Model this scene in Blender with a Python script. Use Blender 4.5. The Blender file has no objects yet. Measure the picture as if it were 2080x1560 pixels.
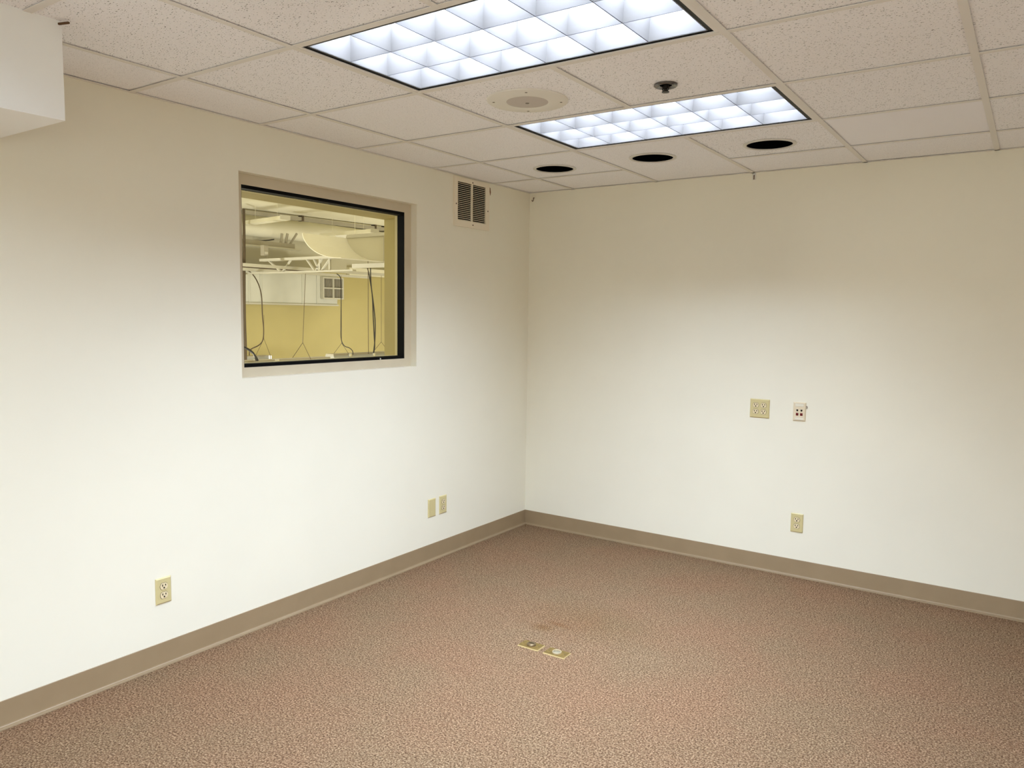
import bpy, bmesh, math, random
from mathutils import Vector, Matrix

random.seed(7)
C = bpy.context.scene.collection
SC = bpy.context.scene
PI = math.pi

# ------------------------------------------------------------------ camera
CAM = Vector((3.012, -4.604, 1.522))
FOC = 1555.3                                   # focal length in pixels of the 2080 x 1560 frame
yaw, pit, rol = 0.59900, -0.09022, -0.01367
RZ = Matrix.Rotation(yaw, 3, 'Z'); RX = Matrix.Rotation(pit, 3, 'X'); RY = Matrix.Rotation(rol, 3, 'Y')
RM = RZ @ RX @ RY                              # columns: right, forward, up
right, fwd, up = RM.col[0], RM.col[1], RM.col[2]
cd = bpy.data.cameras.new('camera'); cam = bpy.data.objects.new('camera', cd); C.objects.link(cam)
M3 = Matrix((right, up, -fwd)).transposed()
cam.matrix_world = Matrix.Translation(CAM) @ M3.to_4x4()
cd.sensor_fit = 'HORIZONTAL'; cd.sensor_width = 36.0; cd.lens = 36.0 * FOC / 2080.0
cd.clip_start = 0.05; cd.clip_end = 100
SC.camera = cam

# ------------------------------------------------------------------ world, exposure
w = bpy.data.worlds.new('world'); SC.world = w; w.use_nodes = True
w.node_tree.nodes['Background'].inputs[0].default_value = (0.02, 0.02, 0.02, 1)
w.node_tree.nodes['Background'].inputs[1].default_value = 0.2
SC.view_settings.view_transform = 'Standard'
SC.view_settings.look = 'None'
SC.view_settings.gamma = 1.0
SC.view_settings.use_curve_mapping = False
SC.view_settings.exposure = 0.0
SC.cycles.max_bounces = 10
SC.cycles.diffuse_bounces = 7
SC.cycles.glossy_bounces = 4
SC.cycles.transparent_max_bounces = 8
SC.cycles.sample_clamp_indirect = 4.0
SC.cycles.use_adaptive_sampling = True
SC.cycles.adaptive_threshold = 0.04
SC.cycles.caustics_reflective = False
SC.cycles.caustics_refractive = False

# ------------------------------------------------------------------ room measures (metres)
H = 2.374                                      # ceiling height
T = 0.6096                                     # ceiling grid module
GX, GY = 0.9636, 1.0648                        # grid origin: x of the fixtures' left edge, -y of the near-wall fixture's back edge
XR, YR = 5.4, -7.6                             # right wall, rear wall (both out of view)
FIX = [(0, 0), (0, 2)]                         # fixture cells (i, j) seen in the photograph
FIX_UNSEEN = [(0, 5), (4, 6), (2, 9)]
OUTPUT = {(0, 5): 0.24, (4, 6): 1.35, (2, 9): 1.5}                         # tuned outputs: one lamp inferred from the soffit's light, two added unseen for ambient
LAMP_W = 106.0
LAMP_COL = (0.70, 0.83, 1.0)

def area(name, loc, sx, sy, power, col, rot=(0, 0, 0)):
    l = bpy.data.lights.new(name, 'AREA'); l.shape = 'RECTANGLE'; l.size = sx; l.size_y = sy
    l.energy = power; l.color = col
    o = bpy.data.objects.new(name, l); C.objects.link(o); o.location = loc; o.rotation_euler = rot
    return o

# added unseen point lights that fill the hall, outside what the window shows
def point(name, loc, power, col, rad=0.25):
    l = bpy.data.lights.new(name, 'POINT'); l.energy = power; l.color = col; l.shadow_soft_size = rad
    o = bpy.data.objects.new(name, l); C.objects.link(o); o.location = loc
HALL_COL = (1.0, 0.96, 0.86)
point('hall_fill_light', (-3.2, -3.2, 2.0), 150, HALL_COL)
point('hall_fill_light', (-1.6, 2.4, 2.2), 110, HALL_COL)
point('hall_fill_light', (-5.6, 0.4, 0.7), 350, HALL_COL)
point('hall_fill_light', (-5.4, 6.4, 0.4), 205, HALL_COL)

# ------------------------------------------------------------------ materials
def mat(name, col, rough=0.6, metal=0.0, spec=0.3, emit=None, estr=0.0):
    m = bpy.data.materials.new(name); m.use_nodes = True
    b = m.node_tree.nodes['Principled BSDF']
    b.inputs['Base Color'].default_value = (*col, 1)
    b.inputs['Roughness'].default_value = rough
    b.inputs['Metallic'].default_value = metal
    b.inputs['Specular IOR Level'].default_value = spec
    if emit:
        b.inputs['Emission Color'].default_value = (*emit, 1); b.inputs['Emission Strength'].default_value = estr
    return m

def srgb(r, g, b):
    f = lambda c: (c / 255 / 12.92) if c / 255 <= 0.04045 else ((c / 255 + 0.055) / 1.055) ** 2.4
    return (f(r), f(g), f(b))

def nt(m): return m.node_tree.nodes, m.node_tree.links

def add_noise_color(m, c1, c2, scale, detail=3.0, coord='Object', lo=0.35, hi=0.65, bump=0.0, bscale=None, bdist=0.001):
    n, l = nt(m); b = n['Principled BSDF']
    tc = n.new('ShaderNodeTexCoord')
    no = n.new('ShaderNodeTexNoise'); no.inputs['Scale'].default_value = scale; no.inputs['Detail'].default_value = detail
    l.new(tc.outputs[coord], no.inputs['Vector'])
    cr = n.new('ShaderNodeValToRGB'); cr.color_ramp.elements[0].position = lo; cr.color_ramp.elements[1].position = hi
    cr.color_ramp.elements[0].color = (*c1, 1); cr.color_ramp.elements[1].color = (*c2, 1)
    l.new(no.outputs['Fac'], cr.inputs['Fac']); l.new(cr.outputs['Color'], b.inputs['Base Color'])
    if bump:
        nb = n.new('ShaderNodeTexNoise'); nb.inputs['Scale'].default_value = bscale or scale; nb.inputs['Detail'].default_value = 4
        l.new(tc.outputs[coord], nb.inputs['Vector'])
        bp = n.new('ShaderNodeBump'); bp.inputs['Strength'].default_value = bump; bp.inputs['Distance'].default_value = bdist
        l.new(nb.outputs['Fac'], bp.inputs['Height']); l.new(bp.outputs['Normal'], b.inputs['Normal'])
    return m

def paint(name, col, var=0.02, rough=0.75):
    c1 = tuple(c * (1 - var) for c in col); c2 = tuple(min(1, c * (1 + var)) for c in col)
    m = mat(name, col, rough, spec=0.2)
    return add_noise_color(m, c1, c2, 2.2, 5, bump=0.12, bscale=420, bdist=0.0006)

M = {}
M['wall'] = paint('wall_paint', (0.85, 0.815, 0.69), 0.012)
M['soffit'] = paint('soffit_paint', (0.88, 0.88, 0.85), 0.008)
M['yellow'] = paint('yellow_wall_paint', (0.52, 0.45, 0.205), 0.03)
M['hall_white'] = paint('hall_white_paint', (0.80, 0.77, 0.62), 0.02)
M['panel_white'] = paint('panel_sheet_paint', (0.62, 0.59, 0.48), 0.02)
M['hall_beige'] = paint('hall_beige_paint', (0.55, 0.52, 0.40), 0.03)
M['hall_floor'] = paint('hall_floor_paint', (0.50, 0.47, 0.40), 0.05)
M['steel_white'] = mat('white_painted_steel', (0.50, 0.48, 0.405), 0.5)
M['duct_grey'] = add_noise_color(mat('galvanised_duct', (0.60, 0.60, 0.55), 0.5, 0.0), (0.52, 0.52, 0.47), (0.60, 0.60, 0.54), 1.5)
M['conduit'] = mat('conduit_grey', (0.36, 0.33, 0.26), 0.5)
M['cord'] = mat('black_cord', (0.02, 0.018, 0.014), 0.5)
M['cord_brown'] = mat('brown_cord', (0.085, 0.06, 0.035), 0.5)
M['wire'] = mat('hanger_wire', (0.13, 0.10, 0.055), 0.5)
M['reflector'] = mat('grey_reflector', (0.40, 0.40, 0.37), 0.4, 0.3)
M['bright_metal'] = mat('bright_fitting', (0.85, 0.86, 0.86), 0.25, 0.8)
M['frame'] = add_noise_color(mat('beige_frame_paint', (0.62, 0.54, 0.40), 0.5, spec=0.15), (0.60, 0.52, 0.385), (0.635, 0.555, 0.415), 6, bump=0.05, bscale=200)
M['gasket'] = mat('black_gasket', (0.003, 0.003, 0.0035), 0.6, spec=0.08)
M['bead'] = mat('cream_glazing_bead', (0.70, 0.62, 0.36), 0.5)
M['tee'] = mat('ceiling_tee_paint', (0.80, 0.775, 0.735), 0.55)
M['black'] = mat('black_trim', (0.004, 0.004, 0.004), 0.5)
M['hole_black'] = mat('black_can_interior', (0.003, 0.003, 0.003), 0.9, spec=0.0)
M['fix_white'] = mat('fixture_white', (0.82, 0.80, 0.77), 0.5)
M['lamp_house'] = mat('lamp_housing_white', (0.85, 0.86, 0.88), 0.6)
M['louver'] = mat('semi_specular_louver', (0.110, 0.101, 0.096), 0.35, 0.0, 0.2)
M['louver_edge'] = mat('louver_border', (0.20, 0.20, 0.21), 0.4)
M['lip'] = mat('louver_lip', (0.10, 0.10, 0.115), 0.6)
M['tube'] = mat('fluorescent_tube', (0.9, 0.9, 0.9), 0.4, emit=LAMP_COL, estr=6.0)
M['speaker_rim'] = mat('speaker_rim_paint', (0.80, 0.78, 0.71), 0.55)
M['speaker_mesh'] = mat('speaker_mesh_grey', (0.55, 0.50, 0.455), 0.6)
M['speaker_dark'] = mat('speaker_dot', (0.22, 0.20, 0.16), 0.6)
M['can_trim'] = mat('white_trim_ring', (0.72, 0.70, 0.65), 0.4)
M['dark_chrome'] = mat('dark_chrome', (0.16, 0.15, 0.14), 0.25, 0.9)
M['dark_metal'] = mat('dark_bronze', (0.03, 0.026, 0.02), 0.35, 0.5)
M['ivory'] = mat('ivory_plastic', srgb(206, 192, 142), 0.4, spec=0.4)
M['ivory_light'] = mat('ivory_receptacle', srgb(224, 208, 172), 0.4, spec=0.4)
M['cream'] = mat('cream_plastic', srgb(224, 210, 182), 0.4, spec=0.4)
M['label_white'] = mat('label_window', srgb(232, 226, 208), 0.25, spec=0.5)
M['slot'] = mat('dark_slot', (0.012, 0.009, 0.006), 0.7, spec=0.1)
M['red'] = mat('dark_red_jack', (0.13, 0.004, 0.006), 0.45)
M['vent_white'] = mat('vent_enamel', (0.84, 0.76, 0.61), 0.45)
M['rust'] = mat('rusty_brown', (0.10, 0.045, 0.02), 0.7)
M['paper_bit'] = mat('torn_paper', (0.22, 0.10, 0.045), 0.9)
M['brass_highlight'] = mat('brass_edge_highlight', (0.50, 0.38, 0.18), 0.45, 0.2)  # lighter brass puts the bevel's highlight into the colour
M['insert'] = mat('cream_insert', (0.25, 0.22, 0.15), 0.6, spec=0.1)
M['brass'] = add_noise_color(mat('brass', (0.27, 0.18, 0.055), 0.42, 0.6), (0.22, 0.15, 0.045), (0.32, 0.215, 0.07), 60, bump=0.1, bscale=300)
M['bronze'] = mat('bronze_cap', (0.20, 0.14, 0.075), 0.4, 0.6)
M['bright_ring'] = mat('bright_ring', (0.48, 0.39, 0.25), 0.5, 0.0)
M['base'] = add_noise_color(mat('vinyl_cove_base', (0.315, 0.226, 0.132), 0.5, spec=0.7), (0.295, 0.21, 0.12), (0.315, 0.226, 0.131), 9, 4, bump=0.05, bscale=90)
M['wood'] = mat('brown_shim', (0.10, 0.05, 0.02), 0.8)

# carpet
def carpet():
    m = mat('loop_carpet', (0.3, 0.2, 0.15), 0.95, spec=0.05); n, l = nt(m); b = n['Principled BSDF']
    tc = n.new('ShaderNodeTexCoord')
    vo = n.new('ShaderNodeTexVoronoi'); vo.inputs['Scale'].default_value = 170; vo.inputs['Randomness'].default_value = 1
    l.new(tc.outputs['Object'], vo.inputs['Vector'])
    no = n.new('ShaderNodeTexNoise'); no.inputs['Scale'].default_value = 150; no.inputs['Detail'].default_value = 3; no.inputs['Roughness'].default_value = 0.7
    l.new(tc.outputs['Object'], no.inputs['Vector'])
    cr = n.new('ShaderNodeValToRGB'); e = cr.color_ramp.elements
    e[0].position = 0.36; e[0].color = (*srgb(80, 58, 41), 1)
    e[1].position = 0.66; e[1].color = (*srgb(178, 154, 127), 1)
    k = cr.color_ramp.elements.new(0.5); k.color = (*srgb(133, 107, 84), 1)
    l.new(no.outputs['Fac'], cr.inputs['Fac'])
    # per-tuft colour jitter
    mx = n.new('ShaderNodeMix'); mx.data_type = 'RGBA'; mx.blend_type = 'MULTIPLY'; mx.inputs['Factor'].default_value = 0.55
    cr2 = n.new('ShaderNodeValToRGB'); e2 = cr2.color_ramp.elements
    e2[0].position = 0.0; e2[0].color = (0.62, 0.58, 0.54, 1); e2[1].position = 1.0; e2[1].color = (1.25, 1.22, 1.2, 1)
    sep = n.new('ShaderNodeSeparateColor'); l.new(vo.outputs['Color'], sep.inputs['Color']); l.new(sep.outputs[0], cr2.inputs['Fac'])
    l.new(cr.outputs['Color'], mx.inputs[6]); l.new(cr2.outputs['Color'], mx.inputs[7])
    # broad wear, slightly redder / greener zones
    nb = n.new('ShaderNodeTexNoise'); nb.inputs['Scale'].default_value = 2.3; nb.inputs['Detail'].default_value = 5
    l.new(tc.outputs['Object'], nb.inputs['Vector'])
    cr3 = n.new('ShaderNodeValToRGB'); e3 = cr3.color_ramp.elements
    e3[0].position = 0.35; e3[0].color = (1.03, 0.96, 0.93, 1); e3[1].position = 0.65; e3[1].color = (0.97, 1.0, 0.97, 1)
    l.new(nb.outputs['Fac'], cr3.inputs['Fac'])
    mx2 = n.new('ShaderNodeMix'); mx2.data_type = 'RGBA'; mx2.blend_type = 'MULTIPLY'; mx2.inputs['Factor'].default_value = 1
    l.new(mx.outputs[2], mx2.inputs[6]); l.new(cr3.outputs['Color'], mx2.inputs[7])
    # a worn brownish stain behind the two floor plates (object space metres)
    last = mx2.outputs[2]
    for (sx, sy, rx, ry, col, amt) in ((1.105, -1.515, 0.075, 0.055, (0.80, 0.72, 0.60), 0.55), (1.15, -1.44, 0.10, 0.03, (0.82, 0.72, 0.62), 0.5),
                                       (1.25, -1.32, 0.45, 0.30, (0.90, 0.88, 0.82), 0.6)):
        mp = n.new('ShaderNodeMapping'); mp.vector_type = 'TEXTURE'
        mp.inputs['Location'].default_value = (sx, sy, 0); mp.inputs['Scale'].default_value = (rx, ry, 1)
        l.new(tc.outputs['Object'], mp.inputs['Vector'])
        gr = n.new('ShaderNodeTexGradient'); gr.gradient_type = 'SPHERICAL'; l.new(mp.outputs[0], gr.inputs[0])
        mu = n.new('ShaderNodeMath'); mu.operation = 'MULTIPLY'; mu.inputs[1].default_value = amt * 2; mu.use_clamp = True; l.new(gr.outputs['Fac'], mu.inputs[0])
        mm = n.new('ShaderNodeMix'); mm.data_type = 'RGBA'; mm.blend_type = 'MULTIPLY'; mm.inputs[7].default_value = (*col, 1)
        l.new(mu.outputs[0], mm.inputs[0]); l.new(last, mm.inputs[6]); last = mm.outputs[2]
    l.new(last, b.inputs['Base Color'])
    bp = n.new('ShaderNodeBump'); bp.inputs['Strength'].default_value = 0.9; bp.inputs['Distance'].default_value = 0.004
    ad = n.new('ShaderNodeMath'); ad.operation = 'SUBTRACT'; l.new(no.outputs['Fac'], ad.inputs[0]); l.new(vo.outputs['Distance'], ad.inputs[1])
    l.new(ad.outputs[0], bp.inputs['Height']); l.new(bp.outputs['Normal'], b.inputs['Normal'])
    return m
M['carpet'] = carpet()

# fissured acoustic tile
def tile_mat(name, base, amount, scale, depth):
    m = mat(name, base, 0.9, spec=0.1); n, l = nt(m); b = n['Principled BSDF']
    tc = n.new('ShaderNodeTexCoord'); oi = n.new('ShaderNodeObjectInfo')
    ad = n.new('ShaderNodeVectorMath'); ad.operation = 'ADD'
    sc = n.new('ShaderNodeVectorMath'); sc.operation = 'SCALE'; sc.inputs['Scale'].default_value = 37.0
    cx = n.new('ShaderNodeCombineXYZ'); l.new(oi.outputs['Random'], cx.inputs[0]); l.new(oi.outputs['Random'], cx.inputs[1])
    l.new(cx.outputs[0], sc.inputs[0])
    l.new(tc.outputs['Object'], ad.inputs[0]); l.new(sc.outputs[0], ad.inputs[1])
    facs = []
    for (ang, sx, sy, s, thr) in ((0.5, 1.0, 2.6, scale, 0.17), (-0.7, 1.0, 2.2, scale * 1.35, 0.15), (1.9, 1.0, 1.4, scale * 2.0, 0.16)):
        mp = n.new('ShaderNodeMapping'); mp.inputs['Rotation'].default_value = (0, 0, ang); mp.inputs['Scale'].default_value = (sx, sy, 1)
        l.new(ad.outputs[0], mp.inputs['Vector'])
        wn = n.new('ShaderNodeTexNoise'); wn.inputs['Scale'].default_value = s * 0.8; wn.inputs['Detail'].default_value = 2
        l.new(mp.outputs[0], wn.inputs['Vector'])
        vo = n.new('ShaderNodeTexVoronoi'); vo.voronoi_dimensions = '2D'; vo.inputs['Scale'].default_value = s; vo.inputs['Randomness'].default_value = 1
        l.new(mp.outputs[0], vo.inputs['Vector'])
        # only some of the cells carry a hole, of differing size
        sp = n.new('ShaderNodeSeparateColor'); l.new(vo.outputs['Color'], sp.inputs['Color'])
        th = n.new('ShaderNodeMath'); th.operation = 'MULTIPLY_ADD'; l.new(sp.outputs[0], th.inputs[0])
        th.inputs[1].default_value = thr * 2.4; th.inputs[2].default_value = -thr * 2.4 * (1 - amount)
        ww = n.new('ShaderNodeMath'); ww.operation = 'MULTIPLY_ADD'; l.new(wn.outputs['Fac'], ww.inputs[0]); ww.inputs[1].default_value = 0.22; ww.inputs[2].default_value = -0.11
        dd = n.new('ShaderNodeMath'); dd.operation = 'ADD'; l.new(vo.outputs['Distance'], dd.inputs[0]); l.new(ww.outputs[0], dd.inputs[1])
        su = n.new('ShaderNodeMath'); su.operation = 'SUBTRACT'; l.new(th.outputs[0], su.inputs[0]); l.new(dd.outputs[0], su.inputs[1])
        st = n.new('ShaderNodeMapRange'); st.inputs['From Min'].default_value = -0.02; st.inputs['From Max'].default_value = 0.06
        l.new(su.outputs[0], st.inputs['Value']); facs.append(st.outputs[0])
    mx1 = n.new('ShaderNodeMath'); mx1.operation = 'MAXIMUM'; l.new(facs[0], mx1.inputs[0]); l.new(facs[1], mx1.inputs[1])
    mx2 = n.new('ShaderNodeMath'); mx2.operation = 'MAXIMUM'; l.new(mx1.outputs[0], mx2.inputs[0]); l.new(facs[2], mx2.inputs[1])
    fin = n.new('ShaderNodeTexNoise'); fin.inputs['Scale'].default_value = 160; fin.inputs['Detail'].default_value = 3; l.new(ad.outputs[0], fin.inputs['Vector'])
    cr = n.new('ShaderNodeValToRGB'); cr.color_ramp.elements[0].position = 0.3; cr.color_ramp.elements[1].position = 0.7
    cr.color_ramp.elements[0].color = (*[c * 0.93 for c in base], 1); cr.color_ramp.elements[1].color = (*[min(1, c * 1.04) for c in base], 1)
    l.new(fin.outputs['Fac'], cr.inputs['Fac'])
    mc = n.new('ShaderNodeMix'); mc.data_type = 'RGBA'; mc.inputs[7].default_value = (*[c * depth for c in base], 1)
    l.new(mx2.outputs[0], mc.inputs[0]); l.new(cr.outputs['Color'], mc.inputs[6]); l.new(mc.outputs[2], b.inputs['Base Color'])
    bp = n.new('ShaderNodeBump'); bp.invert = True; bp.inputs['Strength'].default_value = 0.5; bp.inputs['Distance'].default_value = 0.002
    l.new(mx2.outputs[0], bp.inputs['Height']); l.new(bp.outputs['Normal'], b.inputs['Normal'])
    return m
TB = (0.95, 0.945, 0.985)
M['tile'] = tile_mat('fissured_tile', TB, 0.44, 46, 0.09)
M['tile_fine'] = tile_mat('fine_fissured_tile', TB, 0.40, 76, 0.36)
M['tile_plain'] = add_noise_color(mat('plain_tile', TB, 0.9, spec=0.1), tuple(c * 0.97 for c in TB), TB, 200)

# window glass: thin clear pane, see-through with a fresnel reflection
gm = bpy.data.materials.new('window_glass'); gm.use_nodes = True
n, l = nt(gm); n.clear()
out = n.new('ShaderNodeOutputMaterial'); tr = n.new('ShaderNodeBsdfTransparent'); gl = n.new('ShaderNodeBsdfGlossy'); gl.inputs['Roughness'].default_value = 0.02
tr.inputs[0].default_value = (0.97, 0.98, 0.965, 1)
fr = n.new('ShaderNodeFresnel'); fr.inputs['IOR'].default_value = 1.45; mxs = n.new('ShaderNodeMixShader')
geo = n.new('ShaderNodeNewGeometry'); inv = n.new('ShaderNodeMath'); inv.operation = 'SUBTRACT'; inv.inputs[0].default_value = 1.0; l.new(geo.outputs['Backfacing'], inv.inputs[1])
mul = n.new('ShaderNodeMath'); mul.operation = 'MULTIPLY'; l.new(fr.outputs[0], mul.inputs[0]); l.new(inv.outputs[0], mul.inputs[1])
l.new(mul.outputs[0], mxs.inputs[0]); l.new(tr.outputs[0], mxs.inputs[1]); l.new(gl.outputs[0], mxs.inputs[2]); l.new(mxs.outputs[0], out.inputs[0])
M['glass'] = gm

# ------------------------------------------------------------------ helpers
class MB:
    def __init__(s): s.v = []; s.f = []; s.sm = []
    def add(s, vs, fs, smooth=False):
        o = len(s.v); s.v += [tuple(v) for v in vs]; s.f += [tuple(i + o for i in f) for f in fs]; s.sm += [smooth] * len(fs); return s
    def box(s, x0, x1, y0, y1, z0, z1):
        return s.add([(x0,y0,z0),(x1,y0,z0),(x1,y1,z0),(x0,y1,z0),(x0,y0,z1),(x1,y0,z1),(x1,y1,z1),(x0,y1,z1)],
                     [(0,3,2,1),(4,5,6,7),(0,1,5,4),(1,2,6,5),(2,3,7,6),(3,0,4,7)])
    def prism(s, prof, a0, a1, axis):
        """profile of 2D points extruded along an axis; axis x: (y,z), axis y: (x,z), axis z: (x,y)"""
        def P(p, a): return (a, p[0], p[1]) if axis == 'x' else (p[0], a, p[1]) if axis == 'y' else (p[0], p[1], a)
        k = len(prof); vs = [P(p, a0) for p in prof] + [P(p, a1) for p in prof]
        fs = [tuple(range(k))[::-1], tuple(range(k, 2 * k))] + [(i, (i + 1) % k, k + (i + 1) % k, k + i) for i in range(k)]
        return s.add(vs, fs)
    def tube(s, pts, r, seg=8, closed=False):
        pts = [Vector(p) for p in pts]; vs = []; fs = []; k = len(pts)
        t0 = (pts[1] - pts[0]).normalized(); ref = Vector((0, 0, 1)) if abs(t0.z) < .9 else Vector((1, 0, 0))
        nrm = (ref - t0 * ref.dot(t0)).normalized()
        for i, p in enumerate(pts):
            a = pts[max(i - 1, 0)]; b = pts[min(i + 1, k - 1)]; t = (b - a).normalized()
            nrm = (nrm - t * nrm.dot(t)).normalized(); bi = t.cross(nrm)
            rr = r[i] if isinstance(r, (list, tuple)) else r
            for j in range(seg):
                an = 2 * PI * j / seg; vs.append(p + nrm * (math.cos(an) * rr) + bi * (math.sin(an) * rr))
        for i in range(k - 1):
            for j in range(seg):
                a = i * seg + j; b = i * seg + (j + 1) % seg; fs.append((a, b, b + seg, a + seg))
        fs.append(tuple(range(seg))[::-1]); fs.append(tuple(range((k - 1) * seg, k * seg)))
        return s.add(vs, fs, True)
    def lathe(s, prof, cx, cy, cz, seg=40, axis='z'):
        """profile of (radius, height) revolved; height measured along the axis"""
        vs = []; fs = []
        for (r, h) in prof:
            for j in range(seg):
                a = 2 * PI * j / seg; c, q = math.cos(a) * r, math.sin(a) * r
                vs.append((cx + c, cy + q, cz + h) if axis == 'z' else (cx + h, cy + c, cz + q) if axis == 'x' else (cx + q, cy + h, cz + c))
        k = len(prof)
        for i in range(k - 1):
            for j in range(seg):
                a = i * seg + j; b = i * seg + (j + 1) % seg; fs.append((a, b, b + seg, a + seg))
        if prof[0][0] > 1e-6: fs.append(tuple(range(seg))[::-1])
        if prof[-1][0] > 1e-6: fs.append(tuple(range((k - 1) * seg, k * seg)))
        return s.add(vs, fs, True)
    def ring(s, prof, cx, cy, cz, seg=48, axis='z'):
        """closed profile loop revolved: a ring with a hole"""
        vs = []; fs = []; k = len(prof)
        for (r, h) in prof:
            for j in range(seg):
                a = 2 * PI * j / seg; c, q = math.cos(a) * r, math.sin(a) * r
                vs.append((cx + c, cy + q, cz + h) if axis == 'z' else (cx + h, cy + c, cz + q) if axis == 'x' else (cx + q, cy + h, cz + c))
        for i in range(k):
            i2 = (i + 1) % k
            for j in range(seg):
                j2 = (j + 1) % seg; fs.append((i * seg + j, i * seg + j2, i2 * seg + j2, i2 * seg + j))
        return s.add(vs, fs, True)
    def mesh(s, name, m, bevel=0.0, seg=2):
        me = bpy.data.meshes.new(name); me.from_pydata([tuple(v) for v in s.v], [], s.f)
        for p, q in zip(me.polygons, s.sm): p.use_smooth = q
        bm = bmesh.new(); bm.from_mesh(me)
        bmesh.ops.recalc_face_normals(bm, faces=bm.faces[:])
        if bevel:
            bmesh.ops.bevel(bm, geom=bm.edges[:], offset=bevel, segments=seg, profile=0.5, affect='EDGES', clamp_overlap=True)
        bm.to_mesh(me); bm.free()
        if any(s.sm) and not bevel:
            try: me.set_sharp_from_angle(angle=math.radians(40))
            except Exception: pass
        me.materials.append(m if not isinstance(m, str) else M[m]); me.update()
        return me
    def build(s, name, m, parent=None, bevel=0.0, seg=2, label=None):
        return put(name, s.mesh(name, m, bevel, seg), parent, label=label)

def put(name, me, parent=None, loc=None, label=None):
    o = bpy.data.objects.new(name, me); C.objects.link(o)
    if parent: o.parent = parent
    if loc is not None: o.location = loc
    if label: o['label'] = label
    return o

def tag(o, label, cat, group=None, kind=None):
    o['label'] = label; o['category'] = cat
    if group: o['group'] = group
    if kind: o['kind'] = kind
    return o

def thing(name, label, cat, loc=(0, 0, 0), rot=(0, 0, 0), group=None, kind=None):
    o = bpy.data.objects.new(name, None); C.objects.link(o); o.empty_display_size = 0.05
    o.location = loc; o.rotation_euler = rot
    return tag(o, label, cat, group, kind)

def struct(o, label):
    o['kind'] = 'structure'; o['label'] = label
    return o

def dup(root, loc=None, rot=None, label=None):
    r = root.copy(); C.objects.link(r)
    if loc is not None: r.location = loc
    if rot is not None: r.rotation_euler = rot
    if label: r['label'] = label
    for ch in list(root.children):
        c = ch.copy(); C.objects.link(c); c.parent = r
        for g in list(ch.children):
            d = g.copy(); C.objects.link(d); d.parent = c
    return r

def ray(u, v): return RM @ Vector(((u - 1040) / FOC, 1.0, -(v - 780) / FOC))
def at(u, v, ax, val):
    d = ray(u, v); return CAM + d * ((val - CAM[ax]) / d[ax])
def dep(u, v, t): return CAM + ray(u, v) * t

def smooth(pts, k=6):
    """Catmull-Rom through 3D points"""
    P = [Vector(p) for p in pts]; out = []
    for i in range(len(P) - 1):
        a = P[max(i - 1, 0)]; b = P[i]; c = P[i + 1]; d = P[min(i + 2, len(P) - 1)]
        for j in range(k):
            t = j / k
            out.append(0.5 * ((2 * b) + (c - a) * t + (2 * a - 5 * b + 4 * c - d) * t * t + (3 * b - a - 3 * c + d) * t ** 3))
    return out + [P[-1]]

def slab_hole(x0, x1, Y, Z, oy, oz, name, m):
    """wall slab (thickness in x) with a rectangular opening"""
    b = MB()
    b.box(x0, x1, Y[0], oy[0], Z[0], Z[1]); b.box(x0, x1, oy[1], Y[1], Z[0], Z[1])
    b.box(x0, x1, oy[0], oy[1], Z[0], oz[0]); b.box(x0, x1, oy[0], oy[1], oz[1], Z[1])
    me = b.mesh(name, m)
    bm = bmesh.new(); bm.from_mesh(me); bmesh.ops.remove_doubles(bm, verts=bm.verts[:], dist=1e-5); bm.to_mesh(me); bm.free()
    return put(name, me)

# ------------------------------------------------------------------ room shell
HZ0, HZ1 = -2.6, 3.2                            # hall floor and ceiling
HX, HY0, HY1 = -8.5, -7.6, 11.0
WY = (-2.400, -1.196); WZ = (1.211, 2.152)      # window opening in the room's wall

fl = MB().box(-0.0, XR, YR, 0.0, -0.1, 0.0).build('floor', 'carpet')
struct(fl, 'speckled reddish tan loop carpet over the whole floor')
wl = slab_hole(-0.1, 0.0, (YR - 0.1, 0.1), (-0.1, 2.9), WY, WZ, 'wall_left', 'wall')
struct(wl, 'off-white painted wall on the left with the interior window')
wb = MB().box(0.0, XR + 0.1, 0.0, 0.1, -0.1, 2.9).build('wall_back', 'wall')
struct(wb, 'off-white painted wall on the right of the corner')
wr = MB().box(XR, XR + 0.1, YR - 0.1, 0.0, -0.1, 2.9).build('wall_right', 'wall')
struct(wr, 'off-white painted side wall out of view')
wf = MB().box(0.0, XR, YR - 0.1, YR, -0.1, 2.9).build('wall_front', 'wall')
struct(wf, 'off-white painted wall behind the camera')

# vinyl cove base: upright face that curls out into a toe on the carpet
prof = [(0.0, 0.1033), (0.0020, 0.1033), (0.0030, 0.1020), (0.0032, 0.0135), (0.0040, 0.0095), (0.0062, 0.0072), (0.0180, 0.0052), (0.0188, 0.0044), (0.0188, 0.0), (0.0, 0.0)]
bb = MB().prism(prof, YR, 0.0, 'y').build('baseboard_left', 'base')
struct(bb, 'tan vinyl cove base along the window wall')
bb = MB().prism([(-a, z) for a, z in prof], 0.0, XR, 'x').build('baseboard_back', 'base')
struct(bb, 'tan vinyl cove base along the wall with four outlets')

# boxed soffit hanging under the ceiling at the left wall
so = MB().box(0.0, 0.545, YR, -3.408, 2.088, 2.40).build('trim_1', 'soffit')
struct(so, 'white boxed soffit under the ceiling at upper left')
sh = MB().box(0, 0.040, 0, 0.007, 0, 0.006).build('wood_shim', 'wood', bevel=0.0015)
sh.location = (0.5455, -3.420, 2.365); sh.rotation_euler = (0, 0, 0.3)
tag(sh, 'small brown wood shim wedged at the corner of the white soffit', 'shim')

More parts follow.
